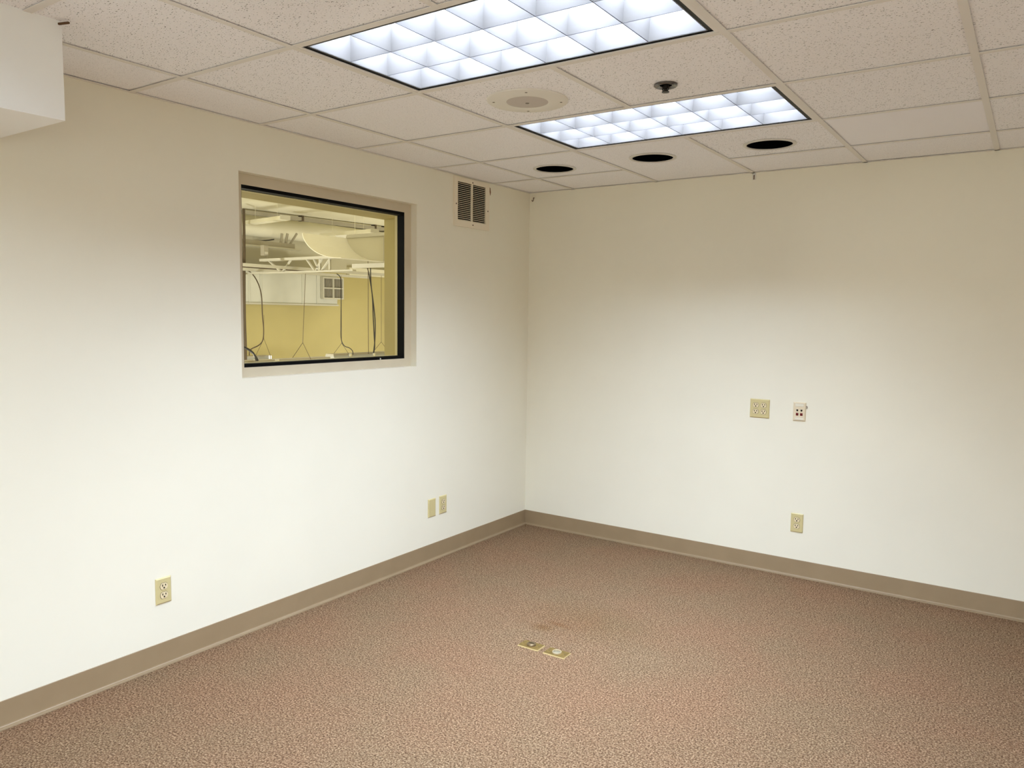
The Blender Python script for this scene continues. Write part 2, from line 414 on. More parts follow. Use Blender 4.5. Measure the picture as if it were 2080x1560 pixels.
# ------------------------------------------------------------------ suspended ceiling
ce = MB().box(-0.0, XR, YR, 0.0, H + 0.30, H + 0.36).build('ceiling', 'lamp_house')
struct(ce, 'suspended ceiling of white fissured tiles in a metal grid')
def gx(i): return GX + T * i
def gy(j): return -(GY + T * j)
TW = 0.012
xs = [-0.0] + [gx(i) for i in range(-1, 7) if 0 < gx(i) < XR] + [XR]
ys = [0.0] + [gy(j) for j in range(-1, 11) if gy(j) > YR] + [YR]
# tees (main runners along y, cross tees along x between them)
for i, x in enumerate(xs[1:-1]):
    ii = round((x - GX) / T)
    cuts = sorted((gy(round(j) + 1), gy(round(j))) for (fi, j) in FIX + FIX_UNSEEN if round(fi) + 1 == ii)   # a troffer spans two bays
    lo = YR
    for (c0, c1) in cuts + [(0.0, 0.0)]:
        lo = lo - TW if lo > YR else lo
        MB().box(x - TW, x + TW, lo, min(0, c0 + TW), H, H + 0.0016).box(x - 0.001, x + 0.001, lo, c0, H + 0.0016, H + 0.035).build('main_tee', 'tee', ce)
        lo = c1
fixcells = {}
for (i, j) in FIX + [f for f in FIX_UNSEEN]:
    fixcells[(round(i), round(j))] = 1; fixcells[(round(i) + 1, round(j))] = 1
def cell_index(a, b):  # grid index of a cell from its corner coordinates
    return round((a - GX) / T), round((-b - GY) / T)
tee_cache = {}
for yi, y in enumerate(ys[1:-1]):
    j = round((-y - GY) / T)
    for k in range(len(xs) - 1):
        x0, x1 = xs[k], xs[k + 1]; i = round((x0 - GX) / T) if k > 0 else -2
        if j == -1 and i == 0: continue          # one longer cut tile reaches the wall here
        a, b = x0 + (TW if k > 0 else 0), x1 - (TW if k < len(xs) - 2 else 0)
        key = round(b - a, 4)
        if key not in tee_cache: tee_cache[key] = MB().box(0, b - a, -TW, TW, 0.0002, 0.0017).box(0, b - a, -0.001, 0.001, 0.0016, 0.035).mesh('cross_tee', 'tee')
        put('cross_tee', tee_cache[key], ce, (a, y, H))
# wall angle
MB().box(0, 0.018, -3.408, 0, H, H + 0.0014).build('wall_angle', 'tee', ce)
MB().box(0.018, XR, -0.018, 0, H, H + 0.0014).build('wall_angle', 'tee', ce)
# tiles
def tile_mesh(wx, wy, m, key, hole=None):
    z0, z1 = 0.0, 0.016
    if not hole:
        b = MB().box(-wx / 2, wx / 2, -wy / 2, wy / 2, z0, z1); return b.mesh('ceiling_tile', m, 0.0012, 1)
    hx, hy, r = hole; n = 64; b = MB(); vs = []; ang = sorted([2 * PI * q / n for q in range(n)] +
        [math.atan2(sy * wy / 2 - hy, sx * wx / 2 - hx) % (2 * PI) for sx in (-1, 1) for sy in (-1, 1)])
    k = len(ang)
    for a in ang:
        c, s_ = math.cos(a), math.sin(a)
        tx = ((wx / 2 if c > 0 else -wx / 2) - hx) / c if abs(c) > 1e-9 else 1e9
        ty = ((wy / 2 if s_ > 0 else -wy / 2) - hy) / s_ if abs(s_) > 1e-9 else 1e9
        t = min(tx, ty)
        vs += [(hx + c * r, hy + s_ * r, z0), (hx + c * t, hy + s_ * t, z0), (hx + c * r, hy + s_ * r, z1), (hx + c * t, hy + s_ * t, z1)]
    fs = []
    for q in range(k):
        a = 4 * q; e = 4 * ((q + 1) % k)
        fs += [(a, e, e + 1, a + 1), (a + 2, a + 3, e + 3, e + 2), (a, a + 2, e + 2, e), (a + 1, e + 1, e + 3, a + 3)]
    b.add(vs, fs); return b.mesh('ceiling_tile', m)
CANS = [(0.622, -0.690), (1.240, -0.690), (1.865, -0.697)]
CAN_R = 0.119
tile_cache = {}
for k in range(len(xs) - 1):
    for q in range(len(ys) - 1):
        x0, x1 = xs[k], xs[k + 1]; y1, y0 = ys[q], ys[q + 1]
        i = round((x0 - GX) / T) if k > 0 else -2
        j = round((-y1 - GY) / T) if q > 0 else -2
        if (i, j) in fixcells: continue
        if (i, j) == (0, -2): continue           # joined to the tile below
        if (i, j) == (0, -1): y1 = ys[q - 1]
        if x1 < 0.55 and y1 < -3.45: continue     # above the soffit
        g = 0.0025
        wx, wy = x1 - x0 - 2 * g, y1 - y0 - 2 * g
        cx, cy = (x0 + x1) / 2, (y0 + y1) / 2
        if wx < 0.03 or wy < 0.03: continue
        kind = 'tile'
        if k == 0 or q == 0 or (i, j) in ((0, -1), (-1, -1), (-1, 0), (-1, 1)): kind = 'tile_fine'
        if (i, j) == (2, -1): kind = 'tile_plain'
        hole = None
        for (hx, hy) in CANS:
            if x0 < hx < x1 and y0 < hy < y1: hole = (hx - cx, hy - cy, CAN_R)
        key = (round(wx, 3), round(wy, 3), kind, hole)
        if key not in tile_cache: tile_cache[key] = tile_mesh(wx, wy, kind, key, hole)
        put('ceiling_tile', tile_cache[key], ce, (cx + random.uniform(-.0012, .0012), cy + random.uniform(-.0012, .0012), H + 0.0036 + random.uniform(0, 0.0012)))

# ------------------------------------------------------------------ fluorescent troffers with parabolic louvers
def make_fixture(label):
    """local frame: centre of the 2x4 cell at the ceiling plane, z up"""
    t = thing('ceiling_light', label, 'ceiling light', group='parabolic ceiling lights')
    LX, LY = 2 * T - 2 * TW, T - 2 * TW
    ox, oy = 0.5855, 0.2875                         # outer edge of the black reveal
    def frame(ax, ay, bx, by, z0, z1):
        b = MB()
        b.box(-ax, ax, -ay, -by, z0, z1); b.box(-ax, ax, by, ay, z0, z1); b.box(-ax, -bx, -by, by, z0, z1); b.box(bx, ax, -by, by, z0, z1)
        return b
    frame(LX / 2, LY / 2, ox, oy, 0.0010, 0.0040).build('flange', 'fix_white', t)
    rx, ry = ox - 0.020, oy - 0.016
    b = frame(ox + 0.004, oy + 0.004, ox, oy, 0.004, 0.10)
    b.build('reveal', 'black', t)
    frame(ox, oy, rx, ry, 0.0062, 0.010).build('reveal_back', 'black', t)
    frame(rx + 0.003, ry + 0.003, rx, ry, 0.0048, 0.030).build('louver_border', 'louver_edge', t)
    # housing box above
    hb = MB()
    h0, h1 = 0.026, 0.165
    hb.box(-ox - .002, ox + .002, -oy - .002, oy + .002, h1, h1 + 0.004)
    hb.box(-ox - .002, -rx, -oy, oy, h0, h1); hb.box(rx, ox + .002, -oy, oy, h0, h1)
    hb.box(-rx, rx, -oy, -ry, h0, h1); hb.box(-rx, rx, ry, oy, h0, h1)
    hb.build('housing', 'lamp_house', t)
    # louver blades: wedge section, thin lip at the bottom, wide at the top
    zb, zt = 0.006, 0.098
    def sec(full):
        p = [(0.0011, zb), (0.0030, zb + .022), (0.0062, zb + .050), (0.0115, zt)]
        if full == 0: return [(-x, z) for x, z in p[::-1]] + p
        return [(0, zt), (0, zb)] + [(x * full, z) for x, z in p] if full > 0 else [(0, zb), (0, zt)] + [(x * full, z) for x, z in p[::-1]]
    cw, ch = 2 * rx / 6, 2 * ry / 3
    for q in range(1, 6):
        bl_ = MB().prism([(x - rx + cw * q, z) for x, z in sec(0)], -ry, ry, 'y').build('louver_blade', 'louver', t)
        MB().box(-rx + cw * q - .0016, -rx + cw * q + .0016, -ry, ry, zb - .0006, zb).build('blade_lip', 'lip', bl_)
    for q in range(1, 3):
        bl_ = MB().prism([(y - ry + ch * q, z) for y, z in sec(0)], -rx, rx, 'x').build('louver_blade', 'louver', t)
        MB().box(-rx, rx, -ry + ch * q - .0016, -ry + ch * q + .0016, zb - .0005, zb).build('blade_lip', 'lip', bl_)
    for sgn in (-1, 1):
        MB().prism([(sgn * (-rx) + x, z) for x, z in sec(sgn)], -ry, ry, 'y').build('louver_blade', 'louver', t)
        MB().prism([(sgn * (-ry) + y, z) for y, z in sec(sgn)], -rx, rx, 'x').build('louver_blade', 'louver', t)
    for q in (-1, 0, 1):
        MB().tube([(-rx + 0.02, q * ch, 0.136), (rx - 0.02, q * ch, 0.136)], 0.0127, 12).build('fluorescent_tube', 'tube', t)
    return t
f0 = make_fixture('ceiling light panel between the round speaker and the three black holes')
LX0 = gx(1); 
f0.location = (LX0, (gy(0) + gy(1)) / 2, H)
f1 = dup(f0, (LX0, (gy(2) + gy(3)) / 2, H), None, 'nearer ceiling light panel, cut off by the top of the photo')
for (i, j) in FIX + FIX_UNSEEN:
    area('troffer_or_fill_lamp', (gx(round(i) + 1), (gy(round(j)) + gy(round(j) + 1)) / 2, H + 0.120), 1.08, 0.50, LAMP_W * OUTPUT.get((i, j), 1.0), LAMP_COL)  # lamps of the visible troffers, plus the unseen ones without fixture bodies

# ------------------------------------------------------------------ ceiling speaker, sprinkler, empty downlights
sp = thing('ceiling_speaker', 'round beige ceiling speaker beside the nearer light panel', 'speaker', (1.272, -1.974, H))
MB().ring([(0.084, 0.004), (0.163, 0.004), (0.1625, -0.001), (0.158, -0.004), (0.092, -0.0055), (0.084, -0.0045)], 0, 0, 0, 64).build('rim', 'speaker_rim', sp)
MB().lathe([(0.088, 0.002), (0.088, -0.003), (0.060, -0.0065), (0.0, -0.0085)], 0, 0, 0, 48).build('grille', 'speaker_mesh', sp)
MB().lathe([(0.0075, -0.006), (0.0075, -0.0100), (0.0, -0.0112)], 0, 0, 0, 20).build('centre_badge', 'speaker_dark', sp)
for a in (0.55, 2.12, 3.69, 5.26):
    MB().lathe([(0.005, -0.003), (0.005, -0.0055), (0.0, -0.007)], 0.135 * math.cos(a), 0.135 * math.sin(a), 0, 12).build('screw', 'speaker_dark', sp)

sk = thing('fire_sprinkler', 'dark chrome sprinkler head set in the tile behind the farther light', 'sprinkler', (1.822, -1.879, H))
MB().ring([(0.020, 0.004), (0.043, 0.004), (0.043, -0.002), (0.039, -0.005), (0.028, -0.003), (0.020, 0.002)], 0, 0, 0, 40).build('escutcheon', 'dark_chrome', sk)
MB().lathe([(0.024, 0.002), (0.023, 0.0005), (0.0, 0.0005)], 0, 0, 0, 32).build('cup', 'hole_black', sk)
MB().lathe([(0.010, 0.0), (0.010, -0.012), (0.006, -0.014), (0.006, -0.020), (0.0, -0.020)], 0, 0, 0, 16).build('body', 'dark_metal', sk)
fr_ = MB()
for s_ in (-1, 1): fr_.tube([(s_ * 0.010, 0, -0.004), (s_ * 0.012, 0, -0.014), (s_ * 0.004, 0, -0.022)], 0.0022, 8)
fr_.build('frame_arm', 'dark_metal', sk)
MB().lathe([(0.003, -0.019), (0.0135, -0.0215), (0.014, -0.0245), (0.0, -0.025)], 0, 0, 0, 24).build('deflector', 'dark_metal', sk)

can_labels = ['smallest-looking black round ceiling hole, the one nearest the wall corner',
              'middle of the three black round ceiling holes',
              'black round ceiling hole farthest right of the three']
for (cx, cy), lb in zip(CANS, can_labels):
    dn = thing('recessed_downlight', lb, 'downlight', (cx, cy, H), group='empty recessed downlights')
    MB().ring([(0.1090, 0.0030), (0.1265, 0.0030), (0.1268, 0.0010), (0.123, -0.0012), (0.112, -0.0022), (0.1090, -0.0005)], 0, 0, 0, 64).build('trim_ring', 'can_trim', dn)
    MB().lathe([(0.1092, 0.0015), (0.1100, 0.020), (0.1105, 0.20), (0.0, 0.20)], 0, 0, 0, 48).build('can', 'hole_black', dn)
    bpy.context.view_layer.update()

# lathe() caps an open first ring; open the cans' mouths again so that one looks up into them
for o in list(bpy.data.objects):
    if o.name.split('.')[0] == 'can' and o.type == 'MESH':
        bm = bmesh.new(); bm.from_mesh(o.data)
        bmesh.ops.delete(bm, geom=[f for f in bm.faces if len(f.verts) > 10 and f.calc_center_median().z < 0.01], context='FACES_ONLY')
        bm.to_mesh(o.data); bm.free()

# ------------------------------------------------------------------ interior window
win = thing('window_1', 'interior window with a beige metal frame looking into a yellow hall', 'window', (0, 0, 0), kind='structure')
FY = (-2.356, -1.252); FZ = (1.258, 2.102)
def ring_x(x0, x1, oy, oz, iy, iz):
    b = MB()
    b.box(x0, x1, oy[0], oy[1], oz[0], iz[0]); b.box(x0, x1, oy[0], oy[1], iz[1], oz[1])
    b.box(x0, x1, oy[0], iy[0], iz[0], iz[1]); b.box(x0, x1, iy[1], oy[1], iz[0], iz[1])
    return b
for nm, args in (('frame_sill', (WY[0], WY[1], WZ[0], FZ[0])), ('frame_head', (WY[0], WY[1], FZ[1], WZ[1])),
                 ('frame_jamb', (WY[0], FY[0], FZ[0], FZ[1])), ('frame_jamb', (FY[1], WY[1], FZ[0], FZ[1]))):
    MB().box(-0.1, -0.043, *args).build(nm, 'frame', win)
G = 0.0035; GZ = 0.016
ring_x(-0.096, -0.046, FY, FZ, (FY[0] + G, FY[1] - G), (FZ[0] + GZ, FZ[1] - GZ)).build('gasket', 'gasket', win)
MB().box(-0.091, -0.085, FY[0] + 0.002, FY[1] - 0.002, FZ[0] + 0.002, FZ[1] - 0.002).build('pane', 'glass', win)
ring_x(-0.116, -0.0965, (FY[0] - .03, FY[1] + .03), (FZ[0] - .03, FZ[1] + .03), (FY[0] + 0.0045, FY[1] - 0.0045), (FZ[0] + 0.017, FZ[1] - 0.0185)).build('glazing_bead', 'bead', win)
MB().lathe([(0.0055, 0), (0.005, 0.003), (0, 0.004)], -0.046, -1.452, 1.2635, 12, 'x').build('screw', 'bright_metal', win)

# ------------------------------------------------------------------ the hall behind the window
hw = slab_hole(-0.30, -0.1, (HY0, HY1), (HZ0, HZ1), (-2.56, -1.152), (1.14, 2.085), 'wall_hall_near', 'yellow')
struct(hw, 'thick yellow wall round the window on the hall side')
o = MB().box(HX - 0.1, HX, HY0, HY1, HZ0, 2.30).build('wall_hall_far', 'yellow'); struct(o, 'plain yellow wall across the hall')
o = MB().box(HX - 0.1, HX + 0.02, HY0, HY1, 2.30, HZ1).build('trim_2', 'hall_beige'); struct(o, 'beige strip of wall above the yellow hall wall')
o = MB().box(HX, -0.3, HY1, HY1 + 0.1, HZ0, HZ1).build('wall_hall_right', 'yellow'); struct(o, 'yellow end wall of the hall')
o = MB().box(HX, -0.3, HY0 - 0.1, HY0, HZ0, HZ1).build('wall_hall_left', 'yellow'); struct(o, 'yellow end wall of the hall out of view')
o = MB().box(HX - 0.1, -0.1, HY0 - .1, HY1 + .1, HZ1, HZ1 + 0.1).build('ceiling_hall', 'hall_white'); struct(o, 'white painted ceiling of the hall')
o = MB().box(HX - 0.1, -0.1, HY0 - .1, HY1 + .1, HZ0 - .1, HZ0).build('floor_hall', 'hall_floor'); struct(o, 'floor of the hall below the window')


# conduit along the ceiling with clips
cu = thing('ceiling_conduit', 'grey strut channel running under the white hall ceiling', 'conduit')
pa, pb = at(492, 430.5, 2, 3.14), at(790, 467, 2, 3.14)
dy = (pb - pa)
MB().box(-0.05, 0.05, 0, dy.length + 3.0, -0.03, 0.03).build('channel', 'conduit', cu)
for s_ in (0.36 * dy.length, 0.88 * dy.length, 0.96 * dy.length):
    MB().box(-0.058, 0.058, s_ - 0.02, s_ + 0.02, -0.036, 0.06).build('clip', 'cord_brown', cu)
cu.location = pa - Vector((0, 0, 0)); cu.rotation_euler = (0, 0, math.atan2(-dy.x, dy.y))

# strip lights on the ceiling
def strip(label, a, b, z):
    t = thing('strip_light', label, 'strip light', group='white strip lights on the hall ceiling')
    pa = at(*a, 2, z); pb = at(*b, 2, z); ln = (pb - pa).length; d = pb - pa
    MB().prism([(-0.08, 0.0), (0.08, 0.0), (0.055, 0.06), (-0.055, 0.06)], 0, ln, 'x').build('body', 'hall_white', t)
    MB().box(ln, ln + 0.012, -0.085, 0.085, 0.0, 0.065).build('end_cap', 'steel_white', t)
    for q in (0.2, 0.8): MB().tube([(ln * q, 0, 0.06), (ln * q, 0, HZ1 - z)], 0.0016, 6).build('hanger_rod', 'hall_white', t)
    t.location = pa; t.rotation_euler = (0, 0, math.atan2(d.y, d.x))
strip('white strip light at upper left behind the glass', (505, 456.5), (579, 446.5), 2.90)
strip('white strip light above the curved panel behind the glass', (655, 482), (761, 473), 2.80)

# round duct in the corner of ceiling and far wall
rd = MB().tube([(-8.28, HY0, 3.00), (-8.28, 2.0, 3.00), (-8.28, HY1, 3.00)], 0.185, 32).build('round_duct', 'hall_white')
tag(rd, 'round white duct along the top of the far hall wall', 'duct')

# rectangular supply duct with a grille
sd = thing('supply_duct', 'long grey supply duct with a square grille on the yellow hall wall', 'duct')
DXF = -8.0
MB().box(HX + 0.002, DXF, -2.0, 5.60, 1.655, 2.235).build('duct_body', 'duct_grey', sd)
MB().box(HX + 0.002, DXF + 0.03, -2.0, 5.61, 1.640, 1.668).build('bottom_flange', 'steel_white', sd)
for yy in (3.62, 3.86, 4.76, 5.10):
    MB().box(DXF, DXF + 0.012, yy - 0.012, yy + 0.012, 1.668, 2.235).build('seam', 'duct_grey', sd)
MB().box(HX + 0.05, DXF + 0.04, -2.0, 5.05, 2.235, 2.285).build('top_shadow_strip', 'cord_brown', sd)  # dark strip standing in for the shadow along the duct's top
gr = MB()
gy0, gy1, gz0, gz1 = 5.20, 5.71, 1.765, 2.175; fx = DXF + 0.06; fw = 0.028
gr.box(DXF, fx, gy0, gy1, gz0, gz0 + fw); gr.box(DXF, fx, gy0, gy1, gz1 - fw, gz1)
gr.box(DXF, fx, gy0, gy0 + fw, gz0 + fw, gz1 - fw); gr.box(DXF, fx, gy1 - fw, gy1, gz0 + fw, gz1 - fw)
gm_ = (gy0 + gy1) / 2; gzm = (gz0 + gz1) / 2
gr.box(DXF, fx, gm_ - .012, gm_ + .012, gz0 + fw, gz1 - fw); gr.box(DXF, fx, gy0 + fw, gm_ - .012, gzm - .012, gzm + .012); gr.box(DXF, fx, gm_ + .012, gy1 - fw, gzm - .012, gzm + .012)
gf = gr.build('grille_frame', 'steel_white', sd)
MB().box(DXF - 0.3, DXF + 0.004, gy0 + .01, gy1, gz0 + .01, gz1 - .01).build('grille_box', 'duct_grey', sd)
dkm = mat('grille_dark', (0.26, 0.24, 0.19), 0.6)
for q in range(14):
    yy = gy0 + fw + 0.016 + q * (gy1 - gy0 - 2 * fw - 0.03) / 13
    MB().box(DXF + 0.006, DXF + 0.03, yy - 0.009, yy + 0.009, gz0 + fw, gz1 - fw).build('grille_blade', dkm, gf)

# roof truss (across the hall) : chords and webs
tr_ = thing('roof_truss', 'white steel roof truss with zigzag webs behind the glass', 'truss')
YT = 3.047
def tp(u, v): p_ = at(u, v, 1, YT); return Vector((p_.x, YT, p_.z))
a, b = tp(532, 528.5), tp(690, 522.0)
MB().box(a.x, b.x + 0.4, YT - 0.05, YT + 0.05, 2.285, 2.322).build('top_chord', 'steel_white', tr_)
a2 = tp(500, 555); b2 = tp(700, 551)
MB().box(-7.6, -4.9, YT - 0.035, YT + 0.035, 2.098, 2.120).build('bottom_chord', 'steel_white', tr_)
for (u0, u1) in ((545, 573), (592, 573), (622, 641), (655, 641), (637, 650), (672, 652)):
    p0 = tp(u0, 527); p1 = tp(u1, 552)
    MB().tube([(p0.x, YT, 2.30), (p1.x, YT, 2.105)], 0.019, 6).build('web', 'steel_white', tr_)
for u0 in (650, 670):
    p0 = tp(u0, 527); MB().box(p0.x - .014, p0.x + .014, YT - .014, YT + .014, 2.11, 2.29).build('post', 'steel_white', tr_)

# a second short truss seat, higher and farther to the left
t2 = thing('ceiling_joist', 'short grey joist end with struts under the round duct', 'joist')
qa, qb = at(492, 494, 0, -7.6), at(596, 502, 0, -7.6)
MB().box(-7.64, -7.56, qa.y - 1.5, qb.y, qb.z - 0.03, qb.z + 0.05).build('chord', 'conduit', t2)
MB().box(-7.66, -7.54, qa.y - 1.5, qb.y + 0.12, qb.z - 0.055, qb.z - 0.03).build('flange', 'steel_white', t2)
for (u0, u1) in ((573, 570), (584, 580), (603, 588)):
    p0 = at(u0, 489, 0, -7.6); p1 = at(u1, 498, 0, -7.6)
    MB().tube([p0 + Vector((0, 0, .12)), p1], 0.022, 6).build('strut', 'conduit', t2)

# two white bars running under the trusses
for lb, (u0, v0), (u1, v1), xx in (('upper of two thin white bars crossing under the truss', (498, 541), (785, 556), -6.3), ('lower of two thin white bars, just above the grey duct', (498, 548.5), (748, 562), -7.1)):
    p0, p1 = at(u0, v0, 0, xx), at(u1, v1, 0, xx)
    o = MB().box(xx - 0.03, xx + 0.03, p0.y - 1.0, p1.y, (p0.z + p1.z) / 2 - 0.022, (p0.z + p1.z) / 2 + 0.022).build('ceiling_bar', 'steel_white')
    tag(o, lb, 'bar', 'white bars under the hall ceiling')

# white fascia strip right of the second bar, and the top of the far yellow wall there
o = MB().box(-8.48, -8.40, 6.3, HY1, 2.27, 2.42).build('trim_4', 'hall_white'); struct(o, 'white band at the top of the yellow wall')

# curved panel: a quarter-round metal sheet open toward the window, closed by a flat cheek at its right end
cp = thing('curved_panel', 'large smooth white quarter-round panel under the hall ceiling', 'panel')
Y1, Y2 = 2.048, 2.814
XA, XB, ZA, ZB = -4.795, -4.093, 2.526, 2.194
pr = []
for q in range(21):
    a_ = PI * 0.5 * q / 20
    pr.append((XB - (XB - XA) * math.cos(a_) ** 0.95, ZA - (ZA - ZB) * math.sin(a_) ** 1.18))
pi_ = [(x, z) for x, z in pr]; po = [(x - 0.008, z - 0.008) for x, z in pr]
MB().prism(pi_ + po[::-1], Y1, Y2, 'y').build('curved_sheet', 'panel_white', cp)
MB().prism(pi_ + [(XB, ZA)], Y2, Y2 + 0.02, 'y').build('cheek', 'hall_beige', cp)
MB().box(XA - 0.2, XB + 0.5, Y2 - 0.02, Y2 + 0.03, ZA, ZA + 0.045).build('top_rail', 'steel_white', cp)
MB().box(XA + 0.12, XB + 0.5, Y2 - 0.03, Y2 + 0.03, ZB - 0.075, ZB - 0.02).build('bottom_rail', 'steel_white', cp)
for xx in (XA + 0.15, XB + 0.42): MB().tube([(xx, Y2, ZA + .04), (xx, Y2, HZ1)], 0.0025, 6).build('hanger_rod', 'hall_white', cp)
MB().box(XB - 0.006, XB + 0.006, Y2 - 0.02, Y2, ZB - 0.02, ZA).build('edge_strip', 'conduit', cp)

# sensor box hanging at the truss
sb = thing('hall_sensor', 'small beige junction box hanging above the truss chord', 'box')
p_ = at(538, 510, 0, -6.9)
MB().box(-6.95, -6.87, p_.y - 0.045, p_.y + 0.045, p_.z - 0.07, p_.z + 0.09).build('body', 'conduit', sb, 0.006)
MB().box(-6.87, -6.863, p_.y - 0.03, p_.y + 0.03, p_.z - 0.05, p_.z - 0.01).build('cover', 'steel_white', sb)
MB().tube([(-6.91, p_.y + 0.03, p_.z - 0.07), (-6.91, p_.y + 0.03, 2.318)], 0.008, 6).build('stem', 'conduit', sb)

# suspended reflector lights on wire hangers
def cord(par, pts, t, r, name='power_cord', m='cord', lift=None):
    ps = smooth([dep(u, v, t) for u, v in pts])
    return MB().tube(ps, r, 6).build(name, m, par)
def hang(par, apex, legs, t, top=None, r=0.0032):
    A = dep(*apex, t); b = MB()
    for lg in legs: b.tube([A, dep(*lg, t)], r, 6)
    tp_ = dep(*top, t) if top else Vector((A.x, A.y, HZ1))
    b.tube([A, tp_], r, 6)
    b.build('wire_hanger', 'wire', par)
def hood(par, y0, y1, x, z, wd):
    MB().prism([(x - wd, z - 0.12), (x - wd * .45, z - 0.02), (x - wd * .42, z), (x + wd * .42, z), (x + wd * .45, z - 0.02), (x + wd, z - 0.12)], y0, y1, 'y').build('reflector', 'reflector', par)
    MB().box(x - wd * .4, x + wd * .4, y0 + .002, y1 - .002, z, z + 0.02).build('ballast_cover', 'conduit', par)
L1 = thing('hanging_light', 'hanging grey hood light seen at lower right of the window', 'hanging light', group='grey hood lights hung on wires')
hood(L1, 2.86, 4.7, -5.21, 0.915, 0.20)
hang(L1, (694, 697), ((676, 721), (709, 720)), 11.0, (693, 560))
hang(L1, (774.5, 694.5), ((757, 716), (790, 716)), 11.7, (774.5, 560))
cord(L1, [(684, 556), (692, 566), (693, 600), (692.5, 660), (693, 688), (699, 702), (710, 707), (716, 713), (717, 720)], 11.0, 0.0062)
cord(L1, [(745, 538), (750, 560), (756, 598), (758, 640), (760, 680), (761, 705), (757.5, 723)], 11.4, 0.0085)
cord(L1, [(752.5, 536), (753, 565), (755, 590), (759, 620), (762, 655), (761.5, 690), (758, 723)], 11.45, 0.0085)
cord(L1, [(747.5, 500), (747.5, 540), (748, 580), (748, 640), (748.5, 719)], 11.3, 0.005, 'chain', 'wire')
p_ = dep(711.5, 721.5, 11.0); MB().lathe([(0.0, 0.03), (0.03, 0.02), (0.03, -0.02), (0.0, -0.03)], p_.x, p_.y, p_.z, 12).build('lock_nut', 'bright_metal', L1)
p_ = dep(759.5, 721, 11.4); MB().lathe([(0.0, 0.035), (0.03, 0.02), (0.03, -0.03), (0.0, -0.03)], p_.x, p_.y, p_.z, 12).build('lock_nut', 'bright_metal', L1)

L2 = thing('hanging_light', 'nearest hanging light, its hood just above the sill at left', 'hanging light', group='grey hood lights hung on wires')
hood(L2, -0.6, 1.55, -3.83, 0.985, 0.20)
MB().tube([(-3.83, -0.3, 1.0), (-3.83, -0.3, HZ1)], 0.0032, 6).build('wire_hanger', 'wire', L2)
hang(L2, (615, 696), ((592, 730), (632, 731)), 8.64, (620.5, 556))
cord(L2, [(490, 703), (500, 707), (510, 713), (517, 721), (521, 733)], 8.0, 0.010)
cord(L2, [(490, 703.5), (502, 709), (513, 717), (520, 725), (524, 733)], 8.02, 0.010)
for (u, v) in ((516.5, 732.5), (561, 732), (565, 732)):
    p_ = dep(u, v, 8.1); MB().lathe([(0.0, 0.012), (0.016, 0.008), (0.016, -0.012), (0.0, -0.012)], p_.x, p_.y, p_.z, 10).build('lock_nut', 'bright_metal', L2)

L3 = thing('hanging_light', 'farthest hanging light, a short grey hood at lower left of the glass', 'hanging light', group='grey hood lights hung on wires')
pf = dep(535, 724, 12.6)
hood(L3, 1.6, dep(548, 724, 12.6).y, pf.x, pf.z, 0.16)
MB().tube([(pf.x, 1.75, pf.z), (pf.x, 1.75, HZ1)], 0.0032, 6).build('wire_hanger', 'wire', L3)
hang(L3, (536, 688), ((519, 723), (549.5, 723)), 12.6, (536, 640))
cord(L3, [(493, 548), (502, 549), (513, 557), (524, 575), (531, 600), (533, 640), (535.5, 668), (534, 690), (526, 701), (512, 708), (507, 713), (506.5, 722)], 12.4, 0.0095, m='cord_brown')
p_ = dep(548, 726, 12.55); MB().lathe([(0.0, 0.04), (0.032, 0.03), (0.032, -0.05), (0.0, -0.05)], p_.x, p_.y, p_.z, 12).build('end_cap', 'bright_metal', L3)

# brown cord hanging down just inside the left edge of the pane, slack black cable above
o = MB().tube(smooth([dep(495, 424, 11.9), dep(496, 500, 11.9), dep(496, 560, 11.9), dep(496.5, 640, 11.9), dep(498.5, 700, 11.9), dep(499.5, 760, 11.9)]), 0.022, 8).build('hanging_cable', 'cord_brown')
tag(o, 'thick brown cable hanging at the left edge of the window pane', 'cable')
o = MB().tube(smooth([dep(496, 484.5, 13.5), dep(510, 487.5, 13.5), dep(530, 488.8, 13.5), dep(545, 488, 13.5), dep(557, 486.3, 13.5)]), 0.010, 6).build('slack_cable', 'cord')
tag(o, 'short slack black cable sagging under the round duct', 'cable')

# ------------------------------------------------------------------ return air vent on the window wall
VY0, VY1, VZ0, VZ1 = -0.860, -0.497, 2.066, 2.366
vt = thing('air_vent', 'cream return air grille high on the window wall near the corner', 'vent')
iy0, iy1, iz0, iz1 = -0.828, -0.537, 2.104, 2.338
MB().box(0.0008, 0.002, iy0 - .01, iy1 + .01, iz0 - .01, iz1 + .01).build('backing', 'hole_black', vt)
fb = MB()
def chan(b, y0, y1, z0, z1): b.box(0.0, 0.011, y0, y1, z0, z1)
chan(fb, VY0, VY1, VZ0, iz0); chan(fb, VY0, VY1, iz1, VZ1); chan(fb, VY0, iy0, iz0, iz1); chan(fb, iy1, VY1, iz0, iz1)
fb.build('vent_frame', 'vent_white', vt)
ym = (iy0 + iy1) / 2
MB().box(0.002, 0.0115, ym - 0.006, ym + 0.006, iz0, iz1).build('mullion', 'vent_white', vt)
nb = 20; pitch = (iz1 - iz0) / nb
bl = [MB().add([(0.0105, a_, 0.0005), (0.0030, a_, 0.0062), (0.0030, a_, 0.0070), (0.0105, a_, 0.0014), (0.0105, b_, 0.0005), (0.0030, b_, 0.0062), (0.0030, b_, 0.0070), (0.0105, b_, 0.0014)],
      [(0, 1, 2, 3), (7, 6, 5, 4), (0, 4, 5, 1), (1, 5, 6, 2), (2, 6, 7, 3), (3, 7, 4, 0)]).mesh('vent_blade', 'vent_white') for a_, b_ in ((iy0, ym - .006), (ym + .006, iy1))]
